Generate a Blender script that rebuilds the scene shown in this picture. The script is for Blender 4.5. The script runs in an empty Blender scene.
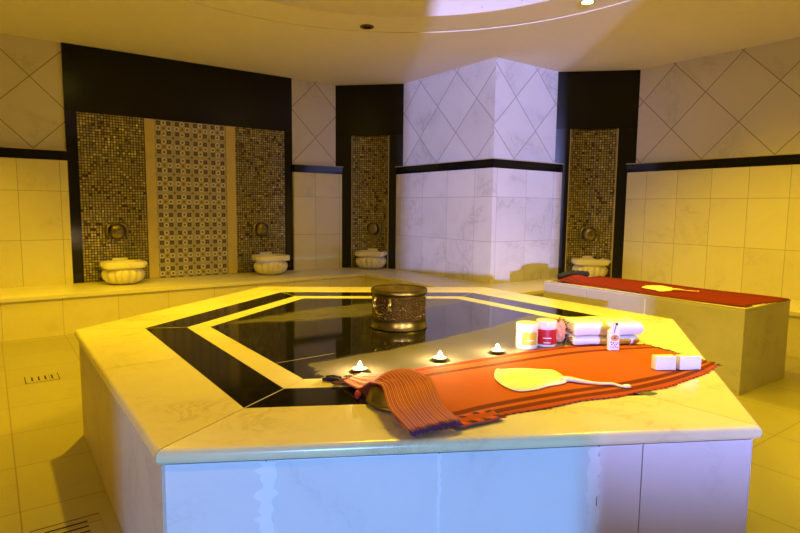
import bpy, bmesh, math, random
from mathutils import Vector, Matrix
R = random.Random(7)
scene = bpy.context.scene
COL = scene.collection
PI = math.pi
CEIL, BENCH, TOP, PLAT = 2.46, 0.332, 0.49, 0.504

# ------------------------------------------------------------------ node helpers
class NT:
    def __init__(s, name):
        s.m = bpy.data.materials.new(name); s.m.use_nodes = True
        s.t = s.m.node_tree; s.b = s.t.nodes['Principled BSDF']
    def n(s, typ, **kw):
        nd = s.t.nodes.new(typ)
        for k, v in kw.items(): setattr(nd, k, v)
        return nd
    def put(s, sock, v):
        if hasattr(v, 'links') or isinstance(v, bpy.types.NodeSocket): s.t.links.new(v, sock)
        else: sock.default_value = v
    def math(s, op, a, b=None, c=None, clamp=False):
        nd = s.n('ShaderNodeMath', operation=op, use_clamp=clamp)
        s.put(nd.inputs[0], a)
        if b is not None: s.put(nd.inputs[1], b)
        if c is not None: s.put(nd.inputs[2], c)
        return nd.outputs[0]
    def mix(s, f, a, b, mode='MIX'):
        nd = s.n('ShaderNodeMix', data_type='RGBA', blend_type=mode)
        s.put(nd.inputs['Factor'], f)
        for key, v in (('A', a), ('B', b)):
            sock = [i for i in nd.inputs if i.name == key and i.type == 'RGBA'][0]
            s.put(sock, v if isinstance(v, bpy.types.NodeSocket) else (*v, 1))
        return [o for o in nd.outputs if o.type == 'RGBA'][0]
    def obj(s): return s.n('ShaderNodeTexCoord').outputs['Object']
    def uv(s): return s.n('ShaderNodeTexCoord').outputs['UV']
    def sep(s, v):
        nd = s.n('ShaderNodeSeparateXYZ'); s.put(nd.inputs[0], v); return nd.outputs
    def comb(s, x, y, z=0.0):
        nd = s.n('ShaderNodeCombineXYZ')
        for i, v in enumerate((x, y, z)): s.put(nd.inputs[i], v)
        return nd.outputs[0]
    def noise(s, vec, scale, detail=4, rough=.55, dist=0.0):
        nd = s.n('ShaderNodeTexNoise'); s.put(nd.inputs['Vector'], vec)
        nd.inputs['Scale'].default_value = scale; nd.inputs['Detail'].default_value = detail
        nd.inputs['Roughness'].default_value = rough; nd.inputs['Distortion'].default_value = dist
        return nd.outputs[0]
    def white(s, vec):
        nd = s.n('ShaderNodeTexWhiteNoise'); s.put(nd.inputs['Vector'], vec); return nd.outputs[0]
    def step(s, x, lo, hi):
        nd = s.n('ShaderNodeMapRange', interpolation_type='SMOOTHSTEP')
        s.put(nd.inputs[0], x); nd.inputs[1].default_value = lo; nd.inputs[2].default_value = hi
        return nd.outputs[0]
    def bump(s, h, strength=.3, dist=.01):
        nd = s.n('ShaderNodeBump'); nd.inputs['Strength'].default_value = strength
        nd.inputs['Distance'].default_value = dist; s.put(nd.inputs['Height'], h)
        s.t.links.new(nd.outputs[0], s.b.inputs['Normal'])
    def fin(s, color=None, rough=.5, metal=0.0, spec=None):
        if color is not None: s.put(s.b.inputs['Base Color'], color if isinstance(color, bpy.types.NodeSocket) else (*color, 1))
        s.put(s.b.inputs['Roughness'], rough); s.b.inputs['Metallic'].default_value = metal
        if spec is not None: s.b.inputs['Specular IOR Level'].default_value = spec
        return s.m

def plain(name, c, rough=.5, metal=0.0, spec=None):
    return NT(name).fin(c, rough, metal, spec)

def marble_color(t, vec, base, vein, scale=2.2, amount=.55):
    n1 = t.noise(vec, scale, 6, .6, .8)
    n2 = t.noise(vec, scale*2.7, 5, .65, 1.5)
    v = t.math('ABSOLUTE', t.math('SUBTRACT', n2, .5))
    veins = t.math('SUBTRACT', 1.0, t.step(v, 0.0, .055))
    veins = t.math('MULTIPLY', veins, t.step(n1, .48, .68))
    c = t.mix(t.math('MULTIPLY', t.step(n1, .35, .75), amount*.5), base, vein)
    return t.mix(t.math('MULTIPLY', veins, amount), c, vein)

def marble(name, base, vein, scale=2.2, amount=.55, rough=.28):
    t = NT(name); return t.fin(marble_color(t, t.obj(), base, vein, scale, amount), rough)

def tiled(name, ax, ay, px, ox, py, oy, base, vein, joint, diag=False, rough=.3, tint=.2, jw=.004, scale=1.6, amount=.34):
    """Marble tile cladding: joints and per-tile tone in the object's own coordinates (axis ax across, ay up)."""
    t = NT(name); p = t.obj(); s = t.sep(p)
    x = t.math('SUBTRACT', s[ax], ox); y = t.math('SUBTRACT', s[ay], oy)
    if diag:
        a = t.math('ADD', x, y); b = t.math('SUBTRACT', x, y)
        x = t.math('DIVIDE', a, 2*px); y = t.math('DIVIDE', b, 2*px); wx = wy = jw/(px*1.414)
    else:
        x = t.math('DIVIDE', x, px); y = t.math('DIVIDE', y, py); wx, wy = jw/px, jw/py
    fx = t.math('FLOOR', x); fy = t.math('FLOOR', y)
    ex = t.math('ABSOLUTE', t.math('SUBTRACT', t.math('SUBTRACT', x, fx), .5))
    ey = t.math('ABSOLUTE', t.math('SUBTRACT', t.math('SUBTRACT', y, fy), .5))
    j = t.math('MAXIMUM', t.math('GREATER_THAN', ex, .5-wx/2), t.math('GREATER_THAN', ey, .5-wy/2))
    rnd = t.white(t.comb(fx, fy, 3.3))
    off = t.math('MULTIPLY', rnd, 37.0)
    nd = t.n('ShaderNodeVectorMath', operation='ADD'); t.put(nd.inputs[0], p); t.put(nd.inputs[1], t.comb(off, off, off))
    c = marble_color(t, nd.outputs[0], base, vein, scale, amount)
    k = t.math('MULTIPLY', t.math('SUBTRACT', rnd, .35), tint, clamp=True)
    c = t.mix(k, c, vein)
    c = t.mix(j, c, joint)
    t.bump(t.math('SUBTRACT', 1.0, j), .25, .003)
    return t.fin(c, rough)

W_BASE, W_VEIN, W_JOINT = (.70, .66, .60), (.38, .34, .29), (.33, .29, .23)
L_BASE, L_VEIN = (.70, .65, .42), (.42, .36, .20)
M = {}
M['wall_low_x'] = tiled('beige_marble_tiles_along_x', 0, 2, .315, .22, .43, .305, L_BASE, L_VEIN, W_JOINT)
M['wall_low_y'] = tiled('beige_marble_tiles_along_y', 1, 2, .315, 3.15, .43, .305, L_BASE, L_VEIN, W_JOINT)
P_BASE, P_VEIN = (.72, .70, .68), (.42, .40, .39)
M['pil_low'] = tiled('white_marble_tiles', 1, 2, .41, 4.07, .43, .305, P_BASE, P_VEIN, (.4, .37, .33), tint=.42, amount=.6)
M['pil_low_x'] = tiled('white_marble_tiles_return', 0, 2, .41, 3.92, .43, .305, P_BASE, P_VEIN, (.4, .37, .33), tint=.42, amount=.6)
M['wall_up_x'] = tiled('diagonal_marble_tiles_along_x', 0, 2, .304, .351, .304, 2.14, W_BASE, W_VEIN, W_JOINT, diag=True, jw=.009)
M['wall_up_y'] = tiled('diagonal_marble_tiles_along_y', 1, 2, .304, 2.652, .304, 2.14, W_BASE, W_VEIN, W_JOINT, diag=True, jw=.009)
M['pil_up_y'] = tiled('diagonal_white_tiles_along_y', 1, 2, .297, 5.02, .297, 2.42, P_BASE, P_VEIN, (.36, .34, .31), diag=True, jw=.009, tint=.45, amount=.6)
M['pil_up_x'] = tiled('diagonal_white_tiles_along_x', 0, 2, .297, 4.50, .297, 2.43, P_BASE, P_VEIN, (.36, .34, .31), diag=True, jw=.009, tint=.55, amount=.6)
M['floor'] = tiled('floor_marble_tiles', 0, 1, .417, .037, .405, 2.24, (.31, .275, .18), (.21, .18, .11), (.17, .13, .08), rough=.32, jw=.005, scale=1.6)
M['bench_front'] = tiled('bench_front_marble_x', 0, 2, .405, .045, .43, -.1, (.66, .60, .40), (.45, .38, .24), (.4, .34, .22))
M['bench_top'] = marble('bench_top_marble', (.66, .62, .55), (.46, .42, .36), 1.6, .5, .3)
M['plaster'] = NT('ceiling_plaster')
_t = M['plaster']; _n = _t.noise(_t.obj(), 9, 4); _sp = _t.step(_t.noise(_t.obj(), 26, 2, .6), .70, .76)
M['plaster'] = _t.fin(_t.mix(t_f := _t.math('MULTIPLY', _sp, .35), _t.mix(_t.math('MULTIPLY', _n, .35), (.86, .80, .70), (.74, .67, .56)), (.3, .24, .15)), .85)
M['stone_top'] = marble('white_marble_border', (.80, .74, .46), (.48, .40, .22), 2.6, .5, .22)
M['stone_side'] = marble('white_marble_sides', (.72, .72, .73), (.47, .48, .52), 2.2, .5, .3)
M['stone_left'] = marble('shaded_marble_side', (.6, .52, .42), (.4, .33, .26), 3, .6, .4)  # shade of the left side put into a darker, browner marble
M['grout'] = plain('white_grout', (.80, .80, .80), .7)
M['dark_grout'] = plain('grey_mortar', (.32, .3, .28), .85)
M['plat'] = marble('grey_marble_slabs', (.55, .51, .44), (.36, .32, .27), 2.0, .7, .38)
M['black'] = plain('black_granite', (.006, .006, .006), .12, spec=.35)
M['jamb'] = plain('dull_black_granite', (.007, .007, .009), .34, spec=.3)
M['black_matt'] = plain('black_granite_cladding', (.006, .005, .004), .22, spec=.25)
# black band of the hot stone
_t = NT('black_marble_band'); _p = _t.obj(); _v = _t.noise(_p, 5, 6, .65, 2)
_k = _t.math('SUBTRACT', 1.0, _t.step(_t.math('ABSOLUTE', _t.math('SUBTRACT', _v, .5)), 0, .012))
M['band'] = _t.fin(_t.mix(_t.math('MULTIPLY', _k, .12), (.008, .007, .006), (.2, .18, .15)), .1)

def centre_mat():
    """Black centre slab: a wet mirror-like film, with dried dull patches that have an outline of their own."""
    t = NT('black_marble_wet_and_dry'); p = t.obj(); x, y, z = t.sep(p)
    n = t.math('SUBTRACT', t.noise(p, 7, 5, .6), .5)
    n2 = t.math('SUBTRACT', t.noise(p, 2.2, 3, .6), .5)
    # dry patch at the front: below a wavering line and right of a ragged end
    line = t.math('ADD', 1.795, t.math('MULTIPLY', t.math('POWER', t.math('MAXIMUM', t.math('SUBTRACT', x, 1.2), 0.0), 1.6), .155))
    d = t.math('ADD', t.math('SUBTRACT', line, y), t.math('MULTIPLY', n, .06))
    a = t.step(d, -.012, .02)
    e = t.math('ADD', t.math('SUBTRACT', x, .87), t.math('MULTIPLY', n, .3))
    e = t.math('ADD', e, t.math('MULTIPLY', t.math('SUBTRACT', y, 1.67), -.2))
    a = t.math('MULTIPLY', a, t.step(e, -.01, .02))
    # second dry streak further back
    cy = t.math('ADD', 2.60, t.math('MULTIPLY', t.math('SUBTRACT', x, 1.6), -.05))
    w = t.math('MULTIPLY', t.math('SUBTRACT', 1.0, t.math('POWER', t.math('ABSOLUTE', t.math('DIVIDE', t.math('SUBTRACT', x, 1.65), .78)), 2.0)), .19)
    dd = t.math('SUBTRACT', w, t.math('ABSOLUTE', t.math('SUBTRACT', y, cy)))
    dd = t.math('ADD', dd, t.math('MULTIPLY', n, .16))
    b = t.step(dd, -.01, .05)
    dry = t.math('MAXIMUM', a, t.math('MULTIPLY', b, .75))
    dry = t.math('MULTIPLY', dry, t.math('ADD', .9, t.math('MULTIPLY', n2, .9)))
    streak = t.math('MULTIPLY', t.step(t.noise(t.comb(t.math('MULTIPLY', x, 3.0), t.math('MULTIPLY', y, 14.0)), 1.0, 4), .5, .8), .12)
    f = t.math('ADD', dry, streak, clamp=True)
    c = t.mix(f, (.012, .011, .009), (.135, .125, .095))
    # fine joint across the slab
    jl = t.math('ABSOLUTE', t.math('SUBTRACT', t.math('SUBTRACT', y, 1.86), t.math('MULTIPLY', t.math('SUBTRACT', x, .85), .02)))
    j = t.math('MULTIPLY', t.math('LESS_THAN', jl, .0022), t.math('LESS_THAN', x, 1.05))
    c = t.mix(j, c, (.5, .47, .4))
    r = t.math('ADD', .05, t.math('MULTIPLY', f, .33))
    t.bump(n2, .03, .01)
    return t.fin(c, r)
M['centre'] = centre_mat()

def mosaic_mat(name, ax):
    t = NT(name); p = t.obj(); s = t.sep(p)
    k = 1/.0245
    x = t.math('MULTIPLY', s[ax], k); y = t.math('MULTIPLY', s[2], k)
    fx, fy = t.math('FLOOR', x), t.math('FLOOR', y)
    ex = t.math('ABSOLUTE', t.math('SUBTRACT', t.math('SUBTRACT', x, fx), .5)); ey = t.math('ABSOLUTE', t.math('SUBTRACT', t.math('SUBTRACT', y, fy), .5))
    j = t.math('GREATER_THAN', t.math('MAXIMUM', ex, ey), .37)
    r1 = t.white(t.comb(fx, fy, 1.0)); r2 = t.white(t.comb(fx, fy, 9.0)); r3 = t.white(t.comb(fx, fy, 5.0))
    rp = t.n('ShaderNodeValToRGB'); cr = rp.color_ramp; cr.interpolation = 'CONSTANT'
    cols = [(0, (.26, .21, .08)), (.2, (.39, .33, .13)), (.45, (.46, .39, .15)), (.68, (.32, .30, .24)), (.84, (.58, .50, .2)), (.94, (.09, .065, .05))]
    cr.elements[0].position = 0; cr.elements[0].color = (*cols[0][1], 1)
    cr.elements[1].position = cols[1][0]; cr.elements[1].color = (*cols[1][1], 1)
    for q, c in cols[2:]:
        e = cr.elements.new(q); e.color = (*c, 1)
    t.put(rp.inputs[0], r1)
    c = t.mix(j, rp.outputs[0], (.035, .026, .014))
    rough = t.math('ADD', t.math('MULTIPLY', r2, .18), .12)
    rough = t.math('MAXIMUM', rough, t.math('MULTIPLY', j, .8))
    # every little tile is set at a slightly different tilt
    nm = t.n('ShaderNodeNewGeometry').outputs['Normal']
    tilt = t.comb(t.math('MULTIPLY', t.math('SUBTRACT', r2, .5), .10), t.math('MULTIPLY', t.math('SUBTRACT', r3, .5), .10), t.math('MULTIPLY', t.math('SUBTRACT', r1, .5), .10))
    ad = t.n('ShaderNodeVectorMath', operation='ADD'); t.put(ad.inputs[0], nm); t.put(ad.inputs[1], tilt)
    no = t.n('ShaderNodeVectorMath', operation='NORMALIZE'); t.put(no.inputs[0], ad.outputs[0])
    t.t.links.new(no.outputs[0], t.b.inputs['Normal'])
    t.b.inputs['Metallic'].default_value = .0
    m = t.fin(c, rough); t.b.inputs['Metallic'].default_value = .25
    return m
M['mosaic'] = mosaic_mat('gold_glass_mosaic', 0)

def pattern_mat():
    t = NT('blue_patterned_ceramic'); s = t.sep(t.obj())
    def cell(v, o, p):
        q = t.math('DIVIDE', t.math('SUBTRACT', v, o), p)
        return t.math('SUBTRACT', q, t.math('ROUND', q))
    x = cell(s[0], 1.428, .1752); y = cell(s[2], 1.797, .178)
    ax, ay = t.math('ABSOLUTE', x), t.math('ABSOLUTE', y)
    def dist(cx, cy):
        a = t.math('SUBTRACT', ax, cx); b = t.math('SUBTRACT', ay, cy)
        return a, b, t.math('SQRT', t.math('ADD', t.math('MULTIPLY', a, a), t.math('MULTIPLY', b, b)))
    a, b, r = dist(.27, .27)
    ang = t.math('ARCTAN2', b, a)
    petal = t.math('ADD', .125, t.math('MULTIPLY', t.math('COSINE', t.math('MULTIPLY', ang, 4.0)), -.018))
    f = t.math('LESS_THAN', r, petal)
    dot = t.math('LESS_THAN', r, .022)
    _, _, c1 = dist(.29, 0); _, _, c2 = dist(0, .29); _, _, c3 = dist(0, 0); _, _, c4 = dist(.5, .5); _, _, c5 = dist(.5, 0.)
    def ring(c, ri, ro): return t.math('MULTIPLY', t.math('GREATER_THAN', c, ri), t.math('LESS_THAN', c, ro))
    rings = t.math('MAXIMUM', ring(c1, .075, .125), ring(c2, .075, .125))
    inner = t.math('MAXIMUM', t.math('LESS_THAN', c1, .075), t.math('LESS_THAN', c2, .075))
    dia = t.math('LESS_THAN', t.math('ADD', ax, ay), .10)
    star = t.math('LESS_THAN', t.math('ADD', t.math('ABSOLUTE', t.math('SUBTRACT', ax, .5)), t.math('ABSOLUTE', t.math('SUBTRACT', ay, .5))), .09)
    edge = t.math('GREATER_THAN', t.math('MAXIMUM', ax, ay), .488)
    col = t.mix(f, (.42, .37, .29), (.085, .075, .10))
    col = t.mix(dot, col, (.4, .38, .3))
    col = t.mix(inner, col, (.20, .17, .12)); col = t.mix(rings, col, (.72, .68, .56))
    col = t.mix(dia, col, (.2, .15, .07)); col = t.mix(star, col, (.16, .15, .14))
    return t.fin(col, .25)
M['pattern'] = pattern_mat()
M['strip'] = marble('beige_marble_strip', (.62, .5, .2), (.45, .36, .14), 4, .5, .35)
M['edge'] = plain('pale_edge_profile', (.5, .42, .25), .35)
M['basin'] = marble('carved_white_marble', (.74, .69, .60), (.5, .44, .34), 7, .5, .3)
def bronze(name, c, rough, sc=40, amt=.6):
    t = NT(name); n = t.noise(t.obj(), sc, 4)
    t.bump(n, .25, .004); return t.fin(t.mix(t.math('MULTIPLY', n, amt), c, tuple(q*.35 for q in c)), rough, 1.0)
M['bronze'] = bronze('aged_bronze', (.36, .30, .14), .36)
M['copper'] = bronze('tinned_copper', (.33, .285, .16), .32, 30, .5)
M['copper_in'] = bronze('bright_tinned_inside', (.95, .85, .5), .28, 20, .4)
def engraved():
    t = NT('engraved_copper_band'); p = t.obj(); x, y, z = t.sep(p)
    an = t.math('ARCTAN2', y, x)
    v = t.n('ShaderNodeTexVoronoi'); t.put(v.inputs['Vector'], t.comb(t.math('MULTIPLY', an, 6.5), t.math('MULTIPLY', z, 62.0))); v.inputs['Scale'].default_value = 2.3
    n = t.noise(t.comb(t.math('MULTIPLY', an, .13), z), 220, 3, .6)
    h = t.math('ADD', t.step(v.outputs['Distance'], .15, .55), t.math('MULTIPLY', n, .8))
    t.bump(h, 1.0, .006)
    k = t.step(h, .55, 1.05)
    return t.fin(t.mix(k, (.62, .44, .30), (.13, .09, .055)), .40, .85)
M['engraved'] = engraved()
M['wax'] = plain('white_wax', (.55, .47, .34), .5)
M['wick'] = plain('burnt_wick', (.02, .02, .02), .9)
M['tin'] = plain('tealight_tin', (.3, .28, .25), .3, 1.0)
def emit(name, c, s):
    t = NT(name); t.b.inputs['Emission Color'].default_value = (*c, 1); t.b.inputs['Emission Strength'].default_value = s
    return t.fin((.0, .0, .0), 1)
M['flame'] = emit('flame', (1, .78, .35), 60)
M['bulb'] = emit('lit_bulb', (1, .80, .12), 160)
M['dead_bulb'] = plain('dark_glass', (.02, .018, .015), .2)
M['fixture'] = plain('tarnished_fixture', (.16, .11, .05), .5, .6)
M['white_paint'] = plain('painted_ring', (.62, .55, .4), .5)

def cloth_mat(name, base, stripes, dark, edge_col=None, weave=900):
    t = NT(name); x, y, _ = t.sep(t.uv())
    c = base if isinstance(base, bpy.types.NodeSocket) else None
    n = t.noise(t.comb(t.math('MULTIPLY', x, 3.0), t.math('MULTIPLY', y, 60.0)), 6, 4)
    c = t.mix(t.math('MULTIPLY', n, .45), base, tuple(q*.6 for q in base))
    for pos, w, col in stripes:
        m = t.math('SUBTRACT', 1.0, t.step(t.math('ABSOLUTE', t.math('SUBTRACT', y, pos)), w*.4, w*.6))
        c = t.mix(t.math('MULTIPLY', m, .92), c, col)
    wv = t.math('ADD', t.math('SINE', t.math('MULTIPLY', x, weave)), t.math('SINE', t.math('MULTIPLY', y, weave*.5)))
    t.bump(t.math('ADD', t.math('MULTIPLY', wv, .15), n), .25, .003)
    return t.fin(c, .9, 0, .1)
DK = (.06, .012, .008); RD = (.42, .035, .02)
BR = (.13, .022, .010)
M['pest'] = cloth_mat('orange_cotton_with_dark_stripes', (.50, .112, .019),
    [(.01, .05, RD), (.045, .035, BR), (.10, .02, (.5, .09, .03)), (.175, .05, BR), (.85, .055, BR), (.94, .05, BR), (.985, .03, (.42, .06, .015))], DK)
M['pest_red'] = cloth_mat('dark_red_cotton', (.22, .024, .014), [(.06, .03, DK), (.14, .02, DK), (.86, .02, DK), (.94, .03, DK)], DK)
def striped():
    t = NT('striped_cotton'); x, y, _ = t.sep(t.uv())
    ph = t.math('MULTIPLY', y, 15.0); fr = t.math('SUBTRACT', ph, t.math('FLOOR', ph))
    m = t.math('LESS_THAN', t.math('ABSOLUTE', t.math('SUBTRACT', fr, .5)), .27)
    line = t.math('LESS_THAN', t.math('ABSOLUTE', t.math('SUBTRACT', fr, .5)), .11)
    left = t.step(y, .02, .15)
    mid = t.math('MULTIPLY', t.step(x, .30, .40), t.math('SUBTRACT', 1.0, t.step(x, .60, .68)))
    base = t.mix(t.math('MULTIPLY', mid, .75), (.66, .17, .04), (.46, .08, .13))  # middle tone and line pink: partly blue light put into the cloth colour
    c = t.mix(t.math('MULTIPLY', m, .75), base, (.17, .045, .15)); c = t.mix(t.math('MULTIPLY', line, .95), c, (.80, .42, .50))
    e = t.step(x, .955, .985)
    teeth = t.math('GREATER_THAN', t.math('SINE', t.math('MULTIPLY', y, 170.0)), -.2)
    c = t.mix(t.math('MULTIPLY', e, t.math('ADD', .55, t.math('MULTIPLY', teeth, .4))), c, (.10, .03, .12))
    t.bump(t.math('MULTIPLY', fr, .6), .3, .003)
    return t.fin(c, .85, 0, .2)
M['striped'] = striped()
M['fringe_dark'] = plain('dark_red_threads', (.10, .03, .03), .9)
M['fringe_black'] = plain('black_threads', (.012, .01, .012), .9)
M['purple'] = plain('purple_hem', (.10, .03, .11), .9)
M['kese'] = plain('cream_cotton', (.87, .80, .60), .85)
M['kese_in'] = plain('cream_strap', (.82, .73, .52), .85)
def terry():
    t = NT('white_terry'); n = t.noise(t.obj(), 260, 3, .7)
    t.bump(n, .6, .004); m = t.fin((.70, .69, .71), .9, 0, .15); t.b.inputs['Sheen Weight'].default_value = .3; return m
M['terry'] = terry()
M['lid'] = plain('ivory_plastic_lid', (.86, .82, .66), .3)
M['jar'] = plain('ivory_plastic', (.86, .84, .76), .35)
M['lab_y'] = plain('mustard_label', (.55, .42, .03), .4)
M['lab_r'] = plain('red_label', (.50, .012, .02), .4)
M['lab_w'] = plain('label_print', (.85, .8, .65), .4)
M['pouf'] = plain('peach_net', (.80, .33, .19), .8)
M['leaf_brown'] = plain('dry_leaf', (.09, .03, .015), .8)
M['leaf_green'] = plain('green_leaf', (.10, .13, .02), .6)
M['soap'] = plain('white_soap', (.84, .83, .80), .45)
M['bottle'] = plain('white_bottle', (.82, .81, .84), .35)
M['lab_o'] = plain('orange_print', (.75, .36, .05), .5)
M['ink'] = plain('dark_print', (.08, .05, .14), .5)
M['cap'] = plain('dark_bead', (.05, .01, .015), .3)
M['drain'] = bronze('drain_metal', (.35, .27, .12), .45)
M['hole'] = plain('drain_slot', (.01, .008, .006), .9)
M['caulk'] = plain('steel_edge', (.55, .48, .32), .35)

# ------------------------------------------------------------------ object helpers
def link(name, bm, m, parent=None, smooth=False, autosmooth=None):
    me = bpy.data.meshes.new(name)
    bmesh.ops.recalc_face_normals(bm, faces=bm.faces[:])
    bm.to_mesh(me); bm.free()
    if smooth:
        for p in me.polygons: p.use_smooth = True
        if autosmooth:
            me.set_sharp_from_angle(angle=math.radians(autosmooth))
    for q in (m if isinstance(m, (list, tuple)) else [m]): me.materials.append(q)
    o = bpy.data.objects.new(name, me); COL.objects.link(o)
    if parent: o.parent = parent
    return o
def struct(name, bm, m, **k):
    o = link(name, bm, m, **k); o['kind'] = 'structure'; return o
def tag(o, label, cat, group=None):
    o['label'] = label; o['category'] = cat
    if group: o['group'] = group
    return o
def thing(name, label, cat, loc, rz=0, group=None):
    o = bpy.data.objects.new(name, None); COL.objects.link(o); o.empty_display_size = .05
    o.location = loc; o.rotation_euler = (0, 0, rz); return tag(o, label, cat, group)
def copy_thing(src, loc, rz, label):
    r = src.copy(); COL.objects.link(r); r.location = loc; r.rotation_euler = (0, 0, rz); r['label'] = label
    for ch in src.children:
        c = ch.copy(); COL.objects.link(c); c.parent = r
        for g in ch.children:
            d = g.copy(); COL.objects.link(d); d.parent = c
    return r

def prism(poly, z0, z1, bm=None, bevel=0.0):
    bm = bm or bmesh.new()
    a = [bm.verts.new((x, y, z0)) for x, y in poly]; b = [bm.verts.new((x, y, z1)) for x, y in poly]
    n = len(poly); fs = [bm.faces.new(a[::-1]), bm.faces.new(b)]
    for i in range(n): fs.append(bm.faces.new((a[i], a[(i+1) % n], b[(i+1) % n], b[i])))
    if bevel:
        es = list({e for f in fs for e in f.edges})
        bmesh.ops.bevel(bm, geom=es, offset=bevel, segments=2, profile=.6, affect='EDGES')
    return bm
def box(x0, x1, y0, y1, z0, z1, bm=None, bevel=0.0):
    return prism([(x0, y0), (x1, y0), (x1, y1), (x0, y1)], z0, z1, bm, bevel)
def lathe(profile, n=48, bm=None, fn=None, center=(0, 0)):
    """Revolve (r, z) pairs; fn(angle, i, r) may reshape the radius; r == 0 closes to a point."""
    bm = bm or bmesh.new(); rings = []
    for i, (r, z) in enumerate(profile):
        if r <= 1e-6: rings.append([bm.verts.new((center[0], center[1], z))]); continue
        ring = []
        for k in range(n):
            a = 2*PI*k/n; rr = fn(a, i, r) if fn else r
            ring.append(bm.verts.new((center[0]+rr*math.cos(a), center[1]+rr*math.sin(a), z)))
        rings.append(ring)
    for A, B in zip(rings, rings[1:]):
        if len(A) == 1 and len(B) == 1: continue
        for k in range(n):
            k2 = (k+1) % n
            if len(A) == 1: bm.faces.new((A[0], B[k], B[k2]))
            elif len(B) == 1: bm.faces.new((A[k], A[k2], B[0]))
            else: bm.faces.new((A[k], A[k2], B[k2], B[k]))
    return bm
def tube(pts, rad, n=8, bm=None, caps=True):
    bm = bm or bmesh.new(); pts = [Vector(p) for p in pts]; rings = []
    up = Vector((0, 0, 1)); prev = None
    for i, p in enumerate(pts):
        d = (pts[min(i+1, len(pts)-1)] - pts[max(i-1, 0)]).normalized()
        s = prev - d*prev.dot(d) if prev else d.cross(up if abs(d.z) < .9 else Vector((1, 0, 0)))
        s.normalize(); prev = s; t = d.cross(s)
        r = rad[i] if isinstance(rad, (list, tuple)) else rad
        rings.append([bm.verts.new(p + (s*math.cos(2*PI*k/n) + t*math.sin(2*PI*k/n))*r) for k in range(n)])
    for A, B in zip(rings, rings[1:]):
        for k in range(n): bm.faces.new((A[k], A[(k+1) % n], B[(k+1) % n], B[k]))
    if caps: bm.faces.new(rings[0][::-1]); bm.faces.new(rings[-1])
    return bm
def lerp(a, b, t): return a + (b-a)*t
def poly_at(pts, s):
    """Smooth point on a polyline of Vectors, s in 0..1 (Catmull-Rom)."""
    n = len(pts)-1; f = min(max(s, 0), .99999)*n; i = int(f); t = f-i
    P = [Vector(pts[max(0, min(n, i+k))]) for k in (-1, 0, 1, 2)]
    return .5*((2*P[1]) + (P[2]-P[0])*t + (2*P[0]-5*P[1]+4*P[2]-P[3])*t*t + (3*P[1]-P[0]-3*P[2]+P[3])*t**3)
def sheet(fn, nu, nv, thick, bm=None, dirv=(0, 0, -1)):
    """Thick cloth from fn(s, t) -> top point; s along, t across; writes UVs = (s, t)."""
    bm = bm or bmesh.new(); uvl = bm.loops.layers.uv.verify(); d = Vector(dirv)*thick
    top = [[bm.verts.new(fn(i/nu, j/nv)) for j in range(nv+1)] for i in range(nu+1)]
    bot = [[bm.verts.new(Vector(top[i][j].co)+d) for j in range(nv+1)] for i in range(nu+1)]
    U = {}
    for i in range(nu+1):
        for j in range(nv+1): U[top[i][j]] = U[bot[i][j]] = (i/nu, j/nv)
    fs = []
    for i in range(nu):
        for j in range(nv):
            fs.append(bm.faces.new((top[i][j], top[i+1][j], top[i+1][j+1], top[i][j+1])))
            fs.append(bm.faces.new((bot[i][j], bot[i][j+1], bot[i+1][j+1], bot[i+1][j])))
    for i in range(nu):
        for j in (0, nv): fs.append(bm.faces.new((top[i][j], top[i+1][j], bot[i+1][j], bot[i][j])))
    for j in range(nv):
        for i in (0, nu): fs.append(bm.faces.new((top[i][j], top[i][j+1], bot[i][j+1], bot[i][j])))
    for f in fs:
        for l in f.loops: l[uvl].uv = U[l.vert]
    return bm

# ------------------------------------------------------------------ room shell (x along the tiled left wall, y along the right wall)
VL, UR, PX, PY = 5.90, 5.39, 3.919, 3.879
S1, S2, D = 9.25, 8.70, .055          # chamfer planes x + y = S, cladding thickness
NX, NY = -3.0, -2.5
struct('floor', box(NX-.15, 5.6, NY-.15, 6.1, -.1, 0), M['floor'])
struct('wall_left', box(NX, S1-VL, VL, VL+.15, 0, CEIL), M['wall_up_x'])
struct('wall_right', box(UR, UR+.15, NY, S2-UR, 0, CEIL), M['wall_up_y'])
struct('wall_pillar', prism([(PX, PY), (PX+.1, PY+.1), (PX+.1, S1-PX+.1), (PX, S1-PX)], 0, CEIL), M['pil_up_y'])
struct('wall_pillar_return', prism([(PX, PY), (S2-PY, PY), (S2-PY+.1, PY+.1), (PX+.1, PY+.1)], 0, CEIL), M['pil_up_x'])
def chamfer_back(name, S, x0, x1):
    k = .19
    struct(name, prism([(x0+k, S-x0+k), (x1+k, S-x1+k), (x1+k+.1, S-x1+k+.1), (x0+k+.1, S-x0+k+.1)], 0, CEIL), M['black_matt'])
chamfer_back('wall_back_corner', S1, S1-VL-.05, PX+.05)
chamfer_back('wall_right_corner', S2, S2-PY-.05, UR+.05)
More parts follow.
